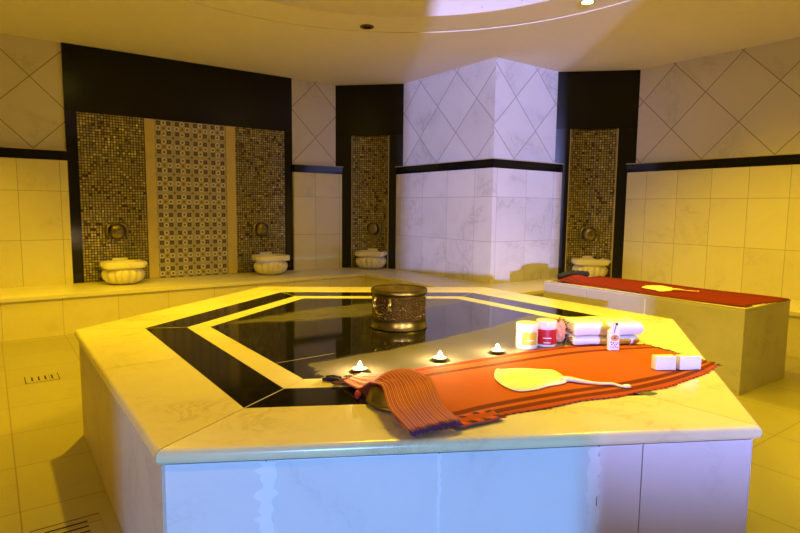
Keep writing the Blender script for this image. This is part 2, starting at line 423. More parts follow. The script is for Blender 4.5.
# lower cladding and the black ledge strip on top of it
def lowpoly(e):
    d = D+e
    L1 = [(NX, VL-d), (.597, VL-d), (.597, VL), (NX, VL)]
    L2 = [(2.787, VL-d), (S1-VL+d, VL-d), (S1-VL, VL), (2.787, VL)]
    PL = [(PX-d, PY-d), (S2-PY+d, PY-d), (S2-PY, PY), (PX, PY), (PX, S1-PX), (PX-d, S1-PX+d)]
    RT = [(UR-d, NY), (UR, NY), (UR, S2-UR), (UR-d, S2-UR+d)]
    return L1, L2, PL, RT
lp = lowpoly(0); tp = lowpoly(.012); fp = lowpoly(.004)
for nm, p, m in zip(('wall_left_cladding', 'wall_left_end_cladding', 'wall_pillar_cladding', 'wall_right_cladding'), lp, ('wall_low_x', 'wall_low_x', 'pil_low', 'wall_low_y')):
    bm = prism(p, 0, 1.436)
    if nm == 'wall_pillar_cladding':
        bm.normal_update()
        for f in bm.faces: f.material_index = 1 if abs(f.normal.y) > .9 else 0
        struct(nm, bm, [M['pil_low'], M['pil_low_x']])
    else: struct(nm, bm, M[m])
for i, (p, q) in enumerate(zip(tp, fp)):
    bm = prism(q, 1.436, 1.518)
    struct('trim_%d' % (i+1), bm, M['black'])
    struct('trim_%d' % (i+5), prism(p, 1.518, 1.526), M['edge'])
# near walls behind the viewer, with the lit doorway
struct('wall_near_left', box(NX-.15, NX, NY, 6.05, 0, CEIL), M['wall_low_y'])
bm = bmesh.new()
DOOR = (-.82, 0.02, 2.12); LOW = (-1.76, -.885, .60); NT_ = NY-.04  # LOW is an unseen opening added to frame blue light on the stone front
box(NX-.15, LOW[0], NT_, NY, 0, CEIL, bm); box(LOW[0], LOW[1], NT_, NY, LOW[2], CEIL, bm); box(LOW[1], DOOR[0], NT_, NY, 0, CEIL, bm)
box(DOOR[0], DOOR[1], NT_, NY, DOOR[2], CEIL, bm); box(DOOR[1], 5.54, NT_, NY, 0, CEIL, bm)
struct('unseen_light_divider', prism([(-.862, NY-.042), (-.843, NY-.042), (-3.99, -7.7), (-4.01, -7.7)], 0, CEIL), M['plaster'])  # unseen partition added to keep the two cold beams apart
struct('wall_near_right', bm, M['wall_low_x'])
# ceiling with a shallow stepped round recess and dome
CC = (1.62, 2.25); R1, R2 = 1.97, 1.60
def ceiling():
    bm = bmesh.new(); x0, x1, y0, y1 = NX-.15, 5.6, NY-.15, 6.1
    angs = sorted([2*PI*k/96 for k in range(96)] + [math.atan2(y-CC[1], x-CC[0]) % (2*PI) for x in (x0, x1) for y in (y0, y1)])
    def ext(a):
        c, s = math.cos(a), math.sin(a); k = 1e9
        for v, d0, d1, o in ((c, x0, x1, CC[0]), (s, y0, y1, CC[1])):
            if abs(v) > 1e-9: k = min(k, ((d1 if v > 0 else d0)-o)/v)
        return (CC[0]+c*k, CC[1]+s*k)
    prof = [(R1, CEIL), (R1, CEIL+.007), (R2, CEIL+.007), (R2, CEIL+.016)] + [(R2*math.cos(t), CEIL+.016+.42*math.sin(t)) for t in [PI/2*k/14 for k in range(1, 14)]]
    rings = [[bm.verts.new((*ext(a), CEIL)) for a in angs]]
    for r, z in prof: rings.append([bm.verts.new((CC[0]+r*math.cos(a), CC[1]+r*math.sin(a), z)) for a in angs])
    n = len(angs)
    for A, B in zip(rings, rings[1:]):
        for k in range(n): bm.faces.new((A[k], A[(k+1) % n], B[(k+1) % n], B[k]))
    top = bm.verts.new((CC[0], CC[1], CEIL+.436))
    for k in range(n): bm.faces.new((rings[-1][k], rings[-1][(k+1) % n], top))
    return bm
ce = struct('ceiling', ceiling(), M['plaster'], smooth=True, autosmooth=35)

# ------------------------------------------------------------------ built-in bench round the room
t = thing('wall_bench', 'long low marble bench built along the tiled walls behind the hexagonal stone', 'bench', (1.0, 5.5, 0))
def at_origin(o, t): o.matrix_parent_inverse = Matrix.Translation(t.location).inverted(); return o
def bench_poly(e):
    fx, fy, px, py, rx = NX, 5.185+e, 3.30+e, 3.28+e, 4.68+e
    d = D+.001
    return [(fx, fy), (px, fy), (px, py), (rx, py), (rx, -2.45), (UR-d, -2.45), (UR-d, S2-UR+d), (S2-PY+d, PY-d), (PX-d, PY-d), (PX-d, S1-PX+d), (S1-VL+d, VL-d), (2.787, VL-d), (2.787, VL-.02), (.597, VL-.02), (.597, VL-d), (fx, VL-d)]
at_origin(link('seat_slab', prism(bench_poly(0), BENCH-.03, BENCH), M['bench_top'], t), t)
bm = prism(bench_poly(.014), .0005, BENCH-.03)
at_origin(link('front_panel', bm, M['bench_front'], t), t)

# ------------------------------------------------------------------ wall fountains
wp = thing('wall_fountain', 'wide black framed wall panel of gold mosaic and patterned tiles behind two basins', 'wall panel', (1.69, VL, BENCH))
def wpart(name, x0, x1, z0, z1, y, m, bev=.0):
    o = link(name, box(x0, x1, y, VL-.0005, z0, z1, bevel=bev), m, wp); return at_origin(o, wp)
zt = 1.876
wpart('frame_header', .597, 2.787, zt, CEIL-.002, VL-.018, M['black_matt'])
wpart('frame_jamb', .597, .69, BENCH+.001, zt-.001, VL-.018, M['black'])
wpart('frame_jamb', 2.70, 2.787, BENCH+.001, zt-.001, VL-.018, M['black'])
wpart('mosaic', .691, 1.254, BENCH+.001, zt-.001, VL-.012, M['mosaic'])
wpart('mosaic', 2.139, 2.699, BENCH+.001, zt-.001, VL-.012, M['mosaic'])
wpart('marble_strip', 1.255, 1.345, BENCH+.001, zt-.001, VL-.016, M['strip'], .002)
wpart('marble_strip', 2.04, 2.138, BENCH+.001, zt-.001, VL-.016, M['strip'], .002)
wpart('patterned_tile', 1.346, 2.039, BENCH+.001, zt-.001, VL-.011, M['pattern'])

def niche(S, xa, xb, jl, mw, label):
    """Corner fountain: black slab frame on the chamfer plane x + y = S with a hollow curved mosaic."""
    mid = (xa+xb)/2; w = (xb-xa)*math.sqrt(2); rz = -PI/4
    t = thing('fountain_niche', label, 'niche', (mid, S-mid, BENCH), rz)
    x0 = -w/2; x1 = w/2; m0 = x0+jl; m1 = m0+mw; h = CEIL-BENCH-.002; zt = 1.884-BENCH
    link('header', box(x0, x1, 0, .17, zt, h), M['black_matt'], t)
    link('jamb', box(x0, m0, .006, .17, .001, zt-.001), M['jamb'], t)
    link('jamb', box(m1, x1, .006, .17, .001, zt-.001), M['jamb'], t)
    n = 20; sag = .075
    def arc(k, e):
        u = k/n*2-1; return (lerp(m0+.012, m1-.012, k/n), .012+sag*(1-u*u)+e)
    bm = bmesh.new(); a = [arc(k, 0) for k in range(n+1)]; b = [arc(k, .012) for k in range(n+1)]
    prism(a + b[::-1], .001, zt-.001, bm)
    link('mosaic', bm, M['mosaic'], t)
    link('edge_profile', box(m0+.001, m0+.011, .001, .03, .001, zt-.002, bevel=.002), M['edge'], t)
    link('edge_profile', box(m1-.011, m1-.001, .001, .03, .001, zt-.002, bevel=.002), M['edge'], t)
    link('sill', prism([(m0+.014, .003)] + [(arc(k, 0)[0], arc(k, 0)[1]-.002) for k in range(1, n)] + [(m1-.014, .003)], -.03, .002), M['bench_top'], t)
    return t
niche(S1, S1-VL, PX, .19, .45, 'black framed corner niche with curved mosaic left of the white pillar')
niche(S2, S2-PY, UR, .145, .48, 'black framed corner niche with curved mosaic right of the white pillar')

# taps
def make_tap(label, loc, rz):
    t = thing('wall_tap', label, 'tap', loc, rz, 'bronze wall taps above the basins'); t.scale = (1.12, 1, 1.12)
    # local frame: y- points into the room, z up, wall plane at y = 0
    rot = Matrix.Rotation(PI/2, 4, 'X')
    bm = lathe([(0, 0), (.066, 0), (.068, .004), (.062, .010), (.05, .012), (0, .012)], 32); bmesh.ops.transform(bm, matrix=rot, verts=bm.verts)
    link('backplate', bm, M['bronze'], t, True, 40)
    prof = [(.052, .010), (.054, .03), (.050, .05), (.038, .066), (.022, .074), (0, .076)]
    bm = lathe(prof, 32, fn=lambda a, i, r: r*(1.05+.30*abs(math.sin(a))*(1 if math.sin(a) < 0 else .35)))
    bmesh.ops.transform(bm, matrix=rot, verts=bm.verts); link('head', bm, M['bronze'], t, True)
    bm = lathe([(.010, .060), (.024, .062), (.026, .078), (.022, .088), (.014, .088), (.011, .072), (0, .072)], 24); bmesh.ops.transform(bm, matrix=rot, verts=bm.verts)
    bmesh.ops.translate(bm, vec=(.006, 0, .004), verts=bm.verts)
    link('spout', bm, M['bronze'], t, True, 50)
    for s in (-1, 1):
        pts = [(s*.035, -.02, .06), (s*.062, -.026, .045), (s*.078, -.03, .01), (s*.076, -.032, -.035), (s*.082, -.036, -.066), (s*.066, -.038, -.084), (s*.056, -.036, -.07)]
        path = [poly_at(pts, k/20) for k in range(21)]
        link('side_scroll', tube(path, [.010+.004*math.sin(k/20*PI*2.2) for k in range(21)], 10), M['bronze'], t, True)
    bm = bmesh.new(); bmesh.ops.create_uvsphere(bm, u_segments=16, v_segments=10, radius=.016); bmesh.ops.translate(bm, vec=(0, -.05, -.05), verts=bm.verts)
    link('chin', bm, M['bronze'], t, True)
    return t
tap = make_tap('bronze head-shaped wall tap on the left mosaic of the wide panel', (.978, VL-.012, .805), 0)
copy_thing(tap, (2.404, VL-.012, .808), 0, 'bronze head-shaped wall tap on the right mosaic of the wide panel')
copy_thing(tap, (3.665+.055, 5.586+.055, .805), -PI/4, 'bronze head-shaped wall tap in the niche left of the white pillar')
copy_thing(tap, (5.105+.055, 3.610+.055, .80), -PI/4, 'bronze head-shaped wall tap in the niche right of the white pillar')

# basins
def make_basin(label, loc, rz):
    t = thing('marble_basin', label, 'basin', loc, rz, 'carved marble basins on the wall bench'); t.scale = (.93, .95, 1.1)
    def flute(a, i, r):
        if 1 <= i <= 6: r = r*(.86 + .17*abs(math.sin(a*7))**.8)
        return r*(1 + .12*abs(math.cos(a))**2)
    prof = [(0, 0), (.085, .001), (.128, .016), (.156, .042), (.168, .072), (.166, .098), (.154, .116), (.142, .124), (.144, .130), (.158, .136), (0, .136)]
    link('fluted_bowl', lathe(prof, 108, fn=flute), M['basin'], t, True, 60)
    # rim: rounded octagonal slab with hollow and two ears
    n = 64
    def out(a, k):
        c, s = math.cos(a), math.sin(a); e = .42
        return (k*.190*math.copysign(abs(c)**e, c), k*.160*math.copysign(abs(s)**e, s))
    bm = bmesh.new(); lev = [(.95, .1362), (1.0, .144), (1.0, .178), (.975, .186), (.80, .186), (.77, .178), (.72, .150), (.6, .142)]
    rings = [[bm.verts.new((*out(2*PI*k/n, s), z)) for k in range(n)] for s, z in lev]
    for A, B in zip(rings, rings[1:]):
        for k in range(n): bm.faces.new((A[k], A[(k+1) % n], B[(k+1) % n], B[k]))
    bm.faces.new(rings[-1]); bm.faces.new(rings[0][::-1])
    link('rim', bm, M['basin'], t, True, 45)
    for s in (-1, 1):
        x0, x1 = sorted((s*.182, s*(.212 if s > 0 else .200))); link('ear', box(x0, x1, -.055, .06, .150, .182, bevel=.008), M['basin'], t, True, 40)
    link('back_ledge', box(-.07, .07, .128, .160, .1862, .206, bevel=.006), M['basin'], t)
    return t
bas = make_basin('carved marble basin under the left mosaic of the wide panel', (.975, 5.62, BENCH+.0005), 0)
copy_thing(bas, (2.405, 5.62, BENCH+.0005), 0, 'carved marble basin under the right mosaic of the wide panel')
copy_thing(bas, (3.630, 5.555, BENCH+.0025), -PI/4, 'carved marble basin in the niche left of the white pillar')
copy_thing(bas, (5.070, 3.575, BENCH+.0025), -PI/4, 'carved marble basin in the right niche behind the red cloth')

# ------------------------------------------------------------------ the hexagonal hot stone
HEX = [Vector(p) for p in ((.281, 1.326), (1.611, .588), (2.866, 1.495), (2.868, 2.887), (1.530, 3.752), (.287, 2.875))]
def inset(poly, d):
    n = len(poly); out = []
    for i in range(n):
        a, b, c = poly[i-1], poly[i], poly[(i+1) % n]
        d1 = (b-a).normalized(); d2 = (c-b).normalized()
        n1 = Vector((-d1.y, d1.x)); n2 = Vector((-d2.y, d2.x))
        k = d/(1+n1.dot(n2)); out.append(b + (n1+n2)*k)
    return out
hs = thing('marble_platform', 'large hexagonal marble slab platform with black inlay in the middle of the room', 'platform', (1.57, 2.17, 0))
def hp(name, bm, m, **k): return at_origin(link(name, bm, m, hs, **k), hs)
core = inset(HEX, .024)
hp('core', prism([tuple(p) for p in core], 0, TOP-.036), M['dark_grout'])
def side_panels(i, cuts, m):
    a, b = core[i], core[(i+1) % 6]; d = (b-a); L = d.length; d.normalize(); nrm = Vector((d.y, -d.x))
    cuts = [0]+cuts+[L]
    for s0, s1 in zip(cuts, cuts[1:]):
        p = a+d*(s0+.0012); q = a+d*(s1-.0012); o1 = nrm*.008
        hp('side_panel', prism([tuple(p+o1), tuple(q+o1), tuple(q-nrm*.004), tuple(p-nrm*.004)][::-1], .001, TOP-.040, bevel=.0012), m)
    return a, d, nrm
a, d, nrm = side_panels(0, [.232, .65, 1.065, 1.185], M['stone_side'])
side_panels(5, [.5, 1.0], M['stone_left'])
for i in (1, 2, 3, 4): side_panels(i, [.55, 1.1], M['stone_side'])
# smeared grout over three of the front joints
for s, wd in ((.232, .032), (.65, .006), (1.055, .022)):
    bm = bmesh.new(); n = 40; pts = []
    rr = random.Random(int(s*1000))
    lft = [(s - wd*(.25+.75*rr.random()), .004+(TOP-.046)*k/n) for k in range(n+1)]; rgt = [(s + wd*(.25+.75*rr.random()), .004+(TOP-.046)*k/n) for k in range(n+1)]
    fr = [[], []]; bk = [[], []]
    for li, side in enumerate((lft, rgt)):
        for ss, z in side:
            p = a+d*ss; fr[li].append(bm.verts.new((*(p+nrm*.0090), z))); bk[li].append(bm.verts.new((*(p+nrm*.0078), z)))
    for k in range(n):
        bm.faces.new((fr[0][k], fr[1][k], fr[1][k+1], fr[0][k+1])); bm.faces.new((bk[0][k], bk[0][k+1], bk[1][k+1], bk[1][k]))
        bm.faces.new((fr[0][k], fr[0][k+1], bk[0][k+1], bk[0][k])); bm.faces.new((fr[1][k], bk[1][k], bk[1][k+1], fr[1][k+1]))
    hp('grout_smear', bm, M['grout'])
def mixpt(p, q, t): return p + (q-p)*t
def ring(name, d0, d1, m, z0, nose=False, cuts={}):
    A, B = inset(HEX, d0), inset(HEX, d1); g = .0016
    for i in range(6):
        j = (i+1) % 6; cs = [0]+cuts.get(i, [])+[1]
        for t0, t1 in zip(cs, cs[1:]):
            e = (A[j]-A[i]).normalized()*g
            P = [mixpt(A[i], A[j], t0)+e, mixpt(A[i], A[j], t1)-e, mixpt(B[i], B[j], t1)-e, mixpt(B[i], B[j], t0)+e]
            bm = bmesh.new(); prism([tuple(p) for p in P], z0, TOP, bm); bm.edges.ensure_lookup_table()
            if nose:
                es = [ed for ed in bm.edges if abs(ed.verts[0].co.z-ed.verts[1].co.z) < 1e-6 and all(min((v.co.xy-P[0]).length, (v.co.xy-P[1]).length) < 1e-4 for v in ed.verts)]
                bmesh.ops.bevel(bm, geom=es, offset=.0155, segments=5, profile=.5, affect='EDGES')
            hp(name, bm, m, smooth=nose, autosmooth=30)
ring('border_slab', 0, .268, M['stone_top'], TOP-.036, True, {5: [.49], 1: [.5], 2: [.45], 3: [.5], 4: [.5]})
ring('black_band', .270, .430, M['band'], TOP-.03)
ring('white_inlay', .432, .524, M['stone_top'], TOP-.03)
A_, B_ = inset(HEX, .271), inset(HEX, .429)
for i in range(6):
    n_ = (B_[i]-A_[i]).normalized(); w_ = Vector((-n_.y, n_.x))*.0013
    hp('grout_line', prism([tuple(A_[i]-w_), tuple(B_[i]-w_), tuple(B_[i]+w_), tuple(A_[i]+w_)], TOP-.02, TOP+.0001), M['grout'])
hp('centre_slab', prism([tuple(p) for p in inset(HEX, .526)], TOP-.03, TOP), M['centre'])

# ------------------------------------------------------------------ things on the hot stone
e = TOP+.0006
# copper bowl
t = thing('copper_bowl', 'round engraved copper bowl standing on the black centre of the hexagonal stone', 'bowl', (1.555, 2.135, e))
link('foot_band', lathe([(0, 0), (.131, 0), (.136, .003), (.134, .008), (.130, .018), (.128, .044), (.129, .047)], 64), M['copper'], t, True, 40)
link('engraved_body', lathe([(.129, .0472), (.1275, .06), (.1265, .09), (.127, .132), (.128, .146)], 64), M['engraved'], t, True, 40)
link('rim_band', lathe([(.1278, .146), (.122, .1485), (.121, .153), (.128, .157), (.1335, .163), (.1345, .178), (.131, .184), (.127, .184), (.1245, .178)], 64), M['copper'], t, True, 40)
link('inner_wall', lathe([(.1245, .178), (.120, .15), (.122, .05), (.11, .02), (0, .016)], 64), M['copper_in'], t, True, 50)
# drop handle lies against the body, on the side facing left of the viewer
va = math.atan2(-2.135, -1.555)-.62
def on_body(a, z, r=.133): return Vector((r*math.cos(a), r*math.sin(a), z))
for s in (-1, 1):
    pts = [on_body(va+s*.30, .148), on_body(va+s*.33, .128, .142), on_body(va+s*.25, .108, .14), on_body(va+s*.36, .10, .138)]
    link('handle_lug', tube([poly_at(pts, k/10) for k in range(11)], .0065, 8), M['copper_in'], t, True)
pts = [on_body(va+.30, .125, .147), on_body(va+.27, .098, .147), on_body(va+.12, .078, .146), on_body(va-.12, .078, .146), on_body(va-.27, .098, .147), on_body(va-.30, .125, .147)]
link('handle', tube([poly_at(pts, k/24) for k in range(25)], .0048, 8), M['copper'], t, True)

# candles
def make_candle(label, loc):
    t = thing('tealight_candle', label, 'candle', loc, 0, 'lit tealights on the stone')
    link('tin_cup', lathe([(0, 0), (.024, 0), (.027, .003), (.0285, .012), (.030, .0125), (.030, .0135), (.0268, .0125), (.026, .007), (0, .007)], 32), M['tin'], t, True, 40)
    link('wax', lathe([(0, .0072), (.0257, .0072), (.0257, .0112), (.02, .0104), (0, .0095)], 32), M['wax'], t, True, 40)
    link('wick', tube([(0, 0, .009), (.0005, 0, .016), (.002, 0, .02)], .0008, 6), M['wick'], t)
    link('flame', lathe([(0, .0125), (.0055, .0145), (.0082, .019), (.0074, .025), (.0036, .032), (0, .038)], 16), M['flame'], t, True)
    return t
CAN = [(1.003, 1.601), (1.325, 1.558), (1.582, 1.515)]
LB = ['lit tealight beside the fringe of the striped cloth, leftmost of three', 'lit tealight behind the middle of the orange cloth, second of three', 'lit tealight beside the ivory jar, rightmost of three']
cn = make_candle(LB[0], (*CAN[0], e))
copy_thing(cn, (*CAN[1], e), .7, LB[1]); copy_thing(cn, (*CAN[2], e), 1.9, LB[2])

# orange cloth spread on the stone
BK = [Vector((*p, 0)) for p in ((.90, 1.555), (1.06, 1.522), (1.28, 1.500), (1.55, 1.470), (1.87, 1.425), (2.05, 1.355), (2.185, 1.265))]
FR = [Vector((*p, 0)) for p in ((.86, 1.065), (.99, 1.036), (1.10, 1.027), (1.37, .978), (1.59, .925), (1.85, .905), (2.118, .932))]
rw = random.Random(3); W = [(rw.uniform(4, 14), rw.uniform(3, 12), rw.uniform(0, 6), rw.uniform(.0003, .0008)) for _ in range(6)]
def cloth_top(s, tt):
    p = poly_at(BK, s).lerp(poly_at(FR, s), tt)
    z = .0034 + sum(a*(1+math.sin(fx*p.x+fy*p.y*2+ph)) for fx, fy, ph, a in W)*.45
    for c, h in ((.09, .004), (.93, .004)): z += h*math.exp(-((tt-c)/.025)**2)*(.5+.5*math.sin(s*9+c*7))
    p.y += .004*math.sin(s*40)*(1 if tt > .99 else 0)
    return Vector((p.x, p.y, TOP+z))
ct = thing('bath_cloth', 'orange cotton bath cloth with dark stripes spread on the hexagonal stone', 'cloth', (1.5, 1.2, TOP))
at_origin(link('cloth_sheet', sheet(cloth_top, 90, 44, .0026), M['pest'], ct, True, 50), ct)
def stuff(o): o['kind'] = 'stuff'; return o
def fringe(bm, p, d, L, r, rr, side, floor=None):
    b = p + d*L*.5 + Vector((rr.uniform(-1, 1), rr.uniform(-1, 1), 0))*L*.18; c = p + d*L + side*rr.uniform(-.4, .4)*L + Vector((rr.uniform(-1, 1), rr.uniform(-1, 1), 0))*L*.2
    if floor is not None:
        for q in (p, b, c): q.z = floor + r*1.05 + rr.uniform(0, .002)
    tube([p, b, c], [r, r*1.2, r*.6], 5, bm)
bm = bmesh.new(); rr = random.Random(5)
for k in range(46):
    tt = k/45; p = cloth_top(.995, tt)
    fringe(bm, p, Vector((.95, -.3, 0)), rr.uniform(.014, .030), .0017, rr, Vector((.3, .95, 0)), TOP+.0006)
stuff(at_origin(link('fringe', bm, M['fringe_dark'], ct), ct))
bm = bmesh.new()
for k in range(70):
    s = k/69*.97+.01; p = cloth_top(s, .995)
    fringe(bm, p, Vector((.35, -.9, 0)), rr.uniform(.006, .014), .0016, rr, Vector((1, 0, 0)), TOP+.0004)
stuff(at_origin(link('selvedge_threads', bm, M['pest'], ct), ct))

# upturned metal bowl under the folded striped cloth
t = thing('metal_bath_bowl', 'small upturned dull metal bowl under the folded striped cloth', 'bowl', (.945, 1.275, TOP+.0075))
link('shell', lathe([(.094, .002), (.105, 0), (.107, .003), (.104, .008), (.098, .024), (.086, .042), (.066, .056), (.04, .064), (.018, .066), (.016, .070), (.010, .071), (0, .069)], 48), M['bronze'], t, True, 50)
link('raised_band', lathe([(.1045, .008), (.1065, .0095), (.1055, .0125), (.1028, .011)], 48), M['copper'], t, True)

# folded striped cloth, draped over that bowl
SL = [(.880, 1.500, .500), (.872, 1.400, .512), (.868, 1.325, .548), (.842, 1.232, .566), (.800, 1.130, .542), (.800, 1.045, .513)]
SR = [(.975, 1.545, .502), (1.020, 1.450, .520), (1.006, 1.330, .566), (.990, 1.205, .574), (.942, 1.095, .544), (.940, 1.020, .514)]
def strip_top(s, tt):
    p = poly_at(SL, s).lerp(poly_at(SR, s), tt)
    bulge = math.sin(tt*PI)
    dx, dy = p.x-.945, p.y-1.275; r = math.hypot(dx, dy)
    p.z += .004*bulge + .0016*math.sin(tt*PI*9 + s*3) + .002*math.sin(s*23+tt*5)
    if r < .125:
        need = TOP+.0075 + (.071*max(0, 1-(r/.112)**2.6)) + .014
        p.z = max(p.z, need)
    p.z = max(p.z, TOP+.0165)
    return p
st = thing('folded_striped_cloth', 'folded orange and purple striped cloth draped over the small metal bowl', 'cloth', (.91, 1.25, TOP))
at_origin(link('upper_layer', sheet(strip_top, 60, 40, .0045), M['striped'], st, True, 50), st)
def strip_low(s, tt):
    p = strip_top(lerp(.70, .985, s), lerp(.04, .97, tt)); p.z = max(p.z-.0095, TOP+.0075); p.x += .004*math.sin(s*8); return p
at_origin(link('lower_layer', sheet(strip_low, 26, 24, .0035), M['striped'], st, True, 50), st)
bm = bmesh.new(); hem = [strip_top(1.0, k/40)+Vector((0, -.001, -.0045+.002*math.sin(k*1.9))) for k in range(41)]
tube(hem, .0050, 7, bm); tube([p+Vector((.003, .004, -.0055)) if p.z-.0055 > TOP+.006 else Vector((p.x+.003, p.y+.004, TOP+.006)) for p in hem[2:-1]], .0035, 7, bm)
at_origin(link('hem', bm, M['purple'], st, True), st)
bm = bmesh.new(); rr = random.Random(11)
for k in range(26):
    p = strip_top(.0, k/25); p.z = TOP+.014
    fringe(bm, p, Vector((-.75, .45, 0)), rr.uniform(.03, .055), .0024, rr, Vector((.45, .75, 0)), TOP+.004)
stuff(at_origin(link('fringe', bm, M['fringe_dark'], st), st))
bm = bmesh.new()
tube([(.885, 1.535, TOP+.0085), (.865, 1.56, TOP+.0092), (.845, 1.575, TOP+.0072)], [.006, .008, .005], 7, bm); tube([(.90, 1.55, TOP+.009), (.885, 1.575, TOP+.0088), (.868, 1.592, TOP+.007)], [.005, .007, .005], 7, bm)
at_origin(link('black_tassel', bm, M['fringe_black'], st, True), st)
bm = bmesh.new(); tube([(.872, 1.40, TOP+.010), (.862, 1.385, TOP+.0112), (.850, 1.37, TOP+.0122), (.842, 1.358, TOP+.007)], [.004, .009, .010, .004], 8, bm)
at_origin(link('knotted_tassel', bm, M['pest'], st, True), st)
# crumpled checked corner between the strip and the front edge of the orange cloth
def crumple(s, tt):
    x = lerp(.935, 1.085, s); y = lerp(1.085, 1.022, tt) - .02*s
    return Vector((x, y, TOP+.0085+.005*abs(math.sin(s*7+tt*2))*(1-.5*tt)+.002*math.sin(tt*9)))
t = NT('dark_checked_cotton'); x_, y_, _z = t.sep(t.uv())
q = t.math('MULTIPLY', t.math('GREATER_THAN', t.math('SINE', t.math('MULTIPLY', x_, 22.0)), .1), t.math('GREATER_THAN', t.math('SINE', t.math('ADD', t.math('MULTIPLY', y_, 9.0), 1.0)), -.2))
M['check'] = t.fin(t.mix(q, (.5, .07, .03), (.05, .012, .012)), .9)
at_origin(link('checked_corner', sheet(crumple, 30, 10, .003), M['check'], ct, True), ct)

# cream bath mitt
def mitt(name, label, outline, tail, zb, group=None):
    cx = sum(p[0] for p in outline)/len(outline); cy = sum(p[1] for p in outline)/len(outline)
    t = thing(name, label, 'bath mitt', (cx, cy, zb), 0, group)
    n = 48; P = [Vector((p[0]-cx, p[1]-cy, 0)) for p in outline]; P.append(P[0])
    ring0 = [poly_at(P, k/n) for k in range(n)]
    bm = bmesh.new(); lev = [(.97, 0), (1.0, .003), (.96, .007), (.8, .0095), (.5, .0105), (.25, .0110)]
    rings = [[bm.verts.new((p.x*s, p.y*s, z + (.0016*math.sin(k*.9+z*900) if s > .3 and z > .006 else 0))) for k, p in enumerate(ring0)] for s, z in lev]
    for A, B in zip(rings, rings[1:]):
        for k in range(n): bm.faces.new((A[k], A[(k+1) % n], B[(k+1) % n], B[k]))
    bm.faces.new(rings[-1]); bm.faces.new(rings[0][::-1])
    link('pouch', bm, M['kese'], t, True, 60)
    T = [Vector((p[0]-cx, p[1]-cy, p[2])) for p in tail]
    pts = [poly_at(T, k/30) for k in range(31)]
    bm = bmesh.new(); tube(pts, [lerp(.020, .0065, min(1, k/13))+(.004 if k > 26 else 0) for k in range(31)], 8, bm)
    for v in bm.verts: v.co.z = max(.0006, v.co.z*.55)
    link('strap', bm, M['kese_in'], t, True)
    return t
mitt('bath_mitt', 'cream cotton bath mitt with a twisted strap lying on the orange cloth',
     [(1.388, 1.335), (1.335, 1.290), (1.300, 1.245), (1.276, 1.185), (1.278, 1.132), (1.335, 1.112), (1.40, 1.112), (1.470, 1.105), (1.515, 1.145), (1.540, 1.200), (1.519, 1.248), (1.45, 1.296)],
     [(1.475, 1.130, .008), (1.498, 1.118, .012), (1.515, 1.078, .012), (1.545, 1.034, .010), (1.577, 1.008, .010), (1.580, .980, .008), (1.603, .966, .007)], TOP+.0065)

# jars
def make_jar(label, loc, r, h, lab, rz):
    t = thing('cosmetic_jar', label, 'jar', loc, rz)
    link('body', lathe([(0, 0), (r*.93, 0), (r*.98, .003), (r*.985, h*.70), (r*.9, h*.72), (0, h*.72)], 48), M['jar'], t, True, 40)
    link('lid', lathe([(0, h*.722), (r*.99, h*.722), (r, h*.735), (r*1.0, h*.95), (r*.96, h*.985), (r*.88, h), (0, h)], 48), M['lid'], t, True, 40)
    def band(a0, a1, z0, z1, rad, th):
        bm = bmesh.new(); n = 24; V = []
        for k in range(n+1):
            a = lerp(a0, a1, k/n); V.append([bm.verts.new((q*math.cos(a), q*math.sin(a), z)) for q, z in ((rad, z0), (rad, z1), (rad+th, z1), (rad+th, z0))])
        for A, B in zip(V, V[1:]):
            for k in range(4): bm.faces.new((A[k], A[(k+1) % 4], B[(k+1) % 4], B[k]))
        bm.faces.new(V[0]); bm.faces.new(V[-1][::-1]); return bm
    f = -PI/2
    wide = 1.25 if lab == 'lab_r' else .82
    lb = link('label', band(f-wide*.9, f+wide, h*.10 if lab == 'lab_r' else h*.18, h*.68, r*.986, .0006), M[lab], t, True, 40)
    link('print_line', band(f-.42, f+.42, h*.34, h*.375, r*.986+.0007, .0004), M['lab_w'], lb)
    if lab == 'lab_r': link('print_line', band(f-.34, f+.34, h*.165, h*.195, r*.986+.0007, .0004), M['lab_w'], lb)
    return t
va = math.atan2(-1.5, -1.75)+PI/2
make_jar('ivory jar with a mustard yellow label and white lid next to the tealight', (1.747, 1.513, e), .044, .104, 'lab_y', va+.28)
make_jar('ivory lidded jar with a red label beside the mustard labelled jar', (1.842, 1.494, e), .043, .107, 'lab_r', va+.12)

# peach bath puff
t = thing('bath_puff', 'peach coloured bath puff between the red labelled jar and the towels', 'bath puff', (1.925, 1.493, e+.001))
bm = bmesh.new(); bmesh.ops.create_icosphere(bm, subdivisions=4, radius=1)
for v in bm.verts:
    q = v.co.copy(); a = math.atan2(q.y, q.x)
    k = 1 + .10*math.sin(a*7+q.z*5) + .07*math.sin(q.z*14+a*3)
    v.co = Vector((q.x*.027*k, q.y*.027*k, .049+q.z*.049*(1+.05*math.sin(a*5))))
zmin = min(v.co.z for v in bm.verts)
for v in bm.verts: v.co.z -= zmin
link('net_ball', bm, M['pouf'], t, True)
for k, (ax, ay, az, sc) in enumerate(((.010, .006, .088, .8), (-.008, -.004, .09, .7))):
    bm = sheet(lambda s, u: Vector((ax+(s-.5)*.03*sc, ay+(u-.5)*.018*sc*math.sin(PI*(.08+.84*s)), az+.012*math.sin(s*3)*sc)), 8, 4, .0012)
    link('dry_leaf', bm, M['leaf_brown'], t, True)

